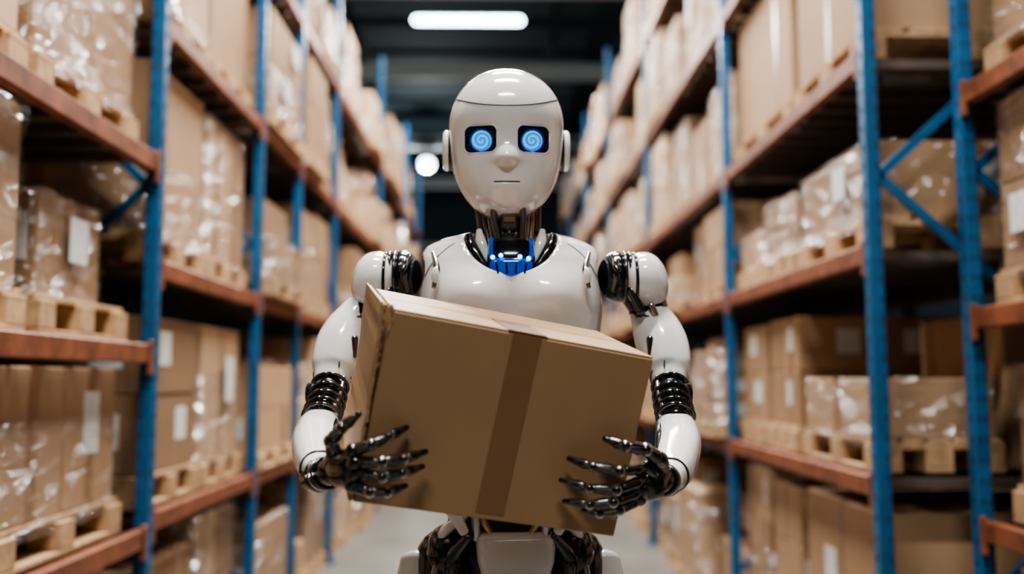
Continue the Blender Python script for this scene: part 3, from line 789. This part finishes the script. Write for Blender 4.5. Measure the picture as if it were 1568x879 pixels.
for s_ in (-1, 1):
    lg = MB()
    hx = CX + s_ * .106
    lg.tube([(hx, 1.62, .93), (hx, 1.615, .80), (hx + s_ * .004, 1.615, .66), (hx + s_ * .004, 1.62, .53)], [.052, .062, .054, .042], 'black_gloss', n=28)
    lg.tube([(hx + s_ * .050, 1.61, .930), (hx + s_ * .048, 1.605, .86), (hx + s_ * .034, 1.60, .72), (hx + s_ * .016, 1.60, .58)], [.016, .026, .034, .030], 'white_shell', n=28, flat=1.7, hint=(1, 0, 0))
    lg.tube([(hx - s_ * .01, 1.575, .82), (hx - s_ * .006, 1.568, .74), (hx, 1.572, .62)], [.020, .036, .028], 'white_shell', n=24)
    lg.tube([(hx - s_ * .02, 1.565, .95), (hx - s_ * .012, 1.556, .90), (hx - s_ * .02, 1.56, .85)], [.010, .014, .010], 'dark_metal', n=16)
    lg.tube([(hx + s_ * .012, 1.568, .94), (hx + s_ * .020, 1.558, .89)], [.006, .008], 'steel_metal', n=12)
    lg.ell((hx + s_ * .004, 1.61, .50), (.045, .048, .05), 'dark_metal')
    lg.cyl((hx - .046, 1.61, .50), (hx + .054, 1.61, .50), .03, .03, 'black_gloss', 24, .004)
    lg.tube([(hx, 1.61, .46), (hx, 1.625, .36), (hx, 1.63, .22), (hx, 1.63, .10)], [.040, .052, .040, .028], 'white_shell', n=28)
    lg.tube([(hx, 1.65, .44), (hx, 1.665, .33), (hx, 1.65, .14)], [.022, .032, .018], 'black_gloss', n=20)
    lg.ell((hx, 1.63, .085), (.034, .04, .036), 'dark_metal')
    rs = []
    for y, w, h in ((1.70, .018, .03), (1.69, .034, .055), (1.65, .042, .078), (1.60, .045, .072), (1.54, .050, .050), (1.49, .046, .036), (1.465, .026, .024)):
        rs.append([(hx + w * math.copysign(abs(cos(a)) ** .7, cos(a)), y, max(.004, h * .5 + h * .5 * math.copysign(abs(sin(a)) ** .8, sin(a)))) for a in [2 * pi * j / 28 for j in range(28)]])
    lg.rings(rs, 'white_shell')
    lg.box((hx, 1.585, .005), (.078, .20, .01), 'rubber_dark', .004)
    robj(lg, 'leg_left' if s_ < 0 else 'leg_right')

# ------------------------------------------------------------------ held box
BW, BD, BH = .350, .235, .243
hb = MB()
hb.box((0, BD / 2, 0), (BW, BD, BH), 'held_cardboard', .002)
e = .0007
hb.box((0, -e / 2, .004), (.038, e, BH - .008), 'packing_tape'); hb.box((0, .055, BH / 2 + e / 2), (.038, .11, e), 'packing_tape')
hb.box((0, BD / 4 - .0005, BH / 2 + .0012), (BW - .001, BD / 2 - .004, .002), 'held_cardboard', .0006)
hb.box((0, 3 * BD / 4, BH / 2 + .0012), (BW - .001, BD / 2 - .004, .002), 'held_cardboard', .0006)
hb.box((0, .052, BH / 2 + .0029), (.052, .105, .0008), 'packing_tape')
rndm = random.Random(5)
N = 14
vs = []; fs = []
for i in range(N + 1):
    for j in range(2):
        t = i / N; z = -BH / 2 + .002 + t * (BH + .006)
        out = -.0015 - .010 * t ** 3 - .003 * rndm.random()
        y = (-.001 - .003 * rndm.random()) if j == 0 else BD * .96
        for th in (0, .003):
            vs.append((-BW / 2 + out - th, y, z))
for i in range(N):
    a = i * 4
    for q in ((0, 2, 6, 4), (1, 5, 7, 3), (0, 4, 5, 1), (2, 3, 7, 6)): fs.append([a + k for k in q])
fs.append([0, 1, 3, 2]); fs.append([N * 4 + k for k in (0, 2, 3, 1)])
hb.add(vs, fs, 'held_cardboard')
pts = [(-BW / 2 - .003 - .0015 * rndm.random() - .009 * (i / 16) ** 3, -.0014 - .0015 * rndm.random(), -BH / 2 + .004 + (BH) * i / 16) for i in range(17)]
hb.tube(pts, .0022, 'held_cardboard_edge', n=6, steps=2)
hb.tube([(-BW / 2 - .008 - .001 * rndm.random(), y, BH / 2 + .003 + .002 * rndm.random()) for y in [BD * .95 * k / 8 for k in range(9)]], .0025, 'held_cardboard_edge', n=6, steps=2)
for i in range(7):
    z = BH / 2 - .004 - i * .011
    hb.box((-BW / 2 - .010 + i * .0010, .006 + .006 * rndm.random(), z), (.005, .014, .006), 'held_cardboard_edge', .001)
hb.tube([(-BW / 2 - .002, .002, BH / 2 + .004), (-BW / 2 + .004, .001, BH / 2 - .010), (-BW / 2 - .001, .0, BH / 2 - .03)], [.0035, .002, .001], 'held_cardboard_edge', n=6, steps=3)
box = hb.obj('cardboard_box')
Rm = Matrix.Rotation(radians(9.8), 4, 'Y') @ Matrix.Rotation(radians(14.5), 4, 'Z') @ Matrix.Rotation(radians(9), 4, 'X')
box.matrix_world = Matrix.Translation(Vector((.0150, 1.22, 1.1665))) @ Rm

# ------------------------------------------------------------------ world + camera
w = bpy.data.worlds.new('World'); scene.world = w; w.use_nodes = True
w.node_tree.nodes['Background'].inputs[0].default_value = (1.0, 0.96, 0.92, 1)
w.node_tree.nodes['Background'].inputs[1].default_value = 0.08
try: scene.view_settings.look = 'AgX - Medium High Contrast'
except Exception as ex: print(ex)
cam = bpy.data.cameras.new('camera'); co = bpy.data.objects.new('camera', cam); COL.objects.link(co)
co.location = (0, 0, 1.23); co.rotation_euler = (radians(95.5), 0, radians(-.95))
cam.lens = 33.29; cam.sensor_width = 36; cam.clip_start = .05
cam.dof.use_dof = True; cam.dof.focus_distance = 1.42; cam.dof.aperture_fstop = 1.6
scene.camera = co
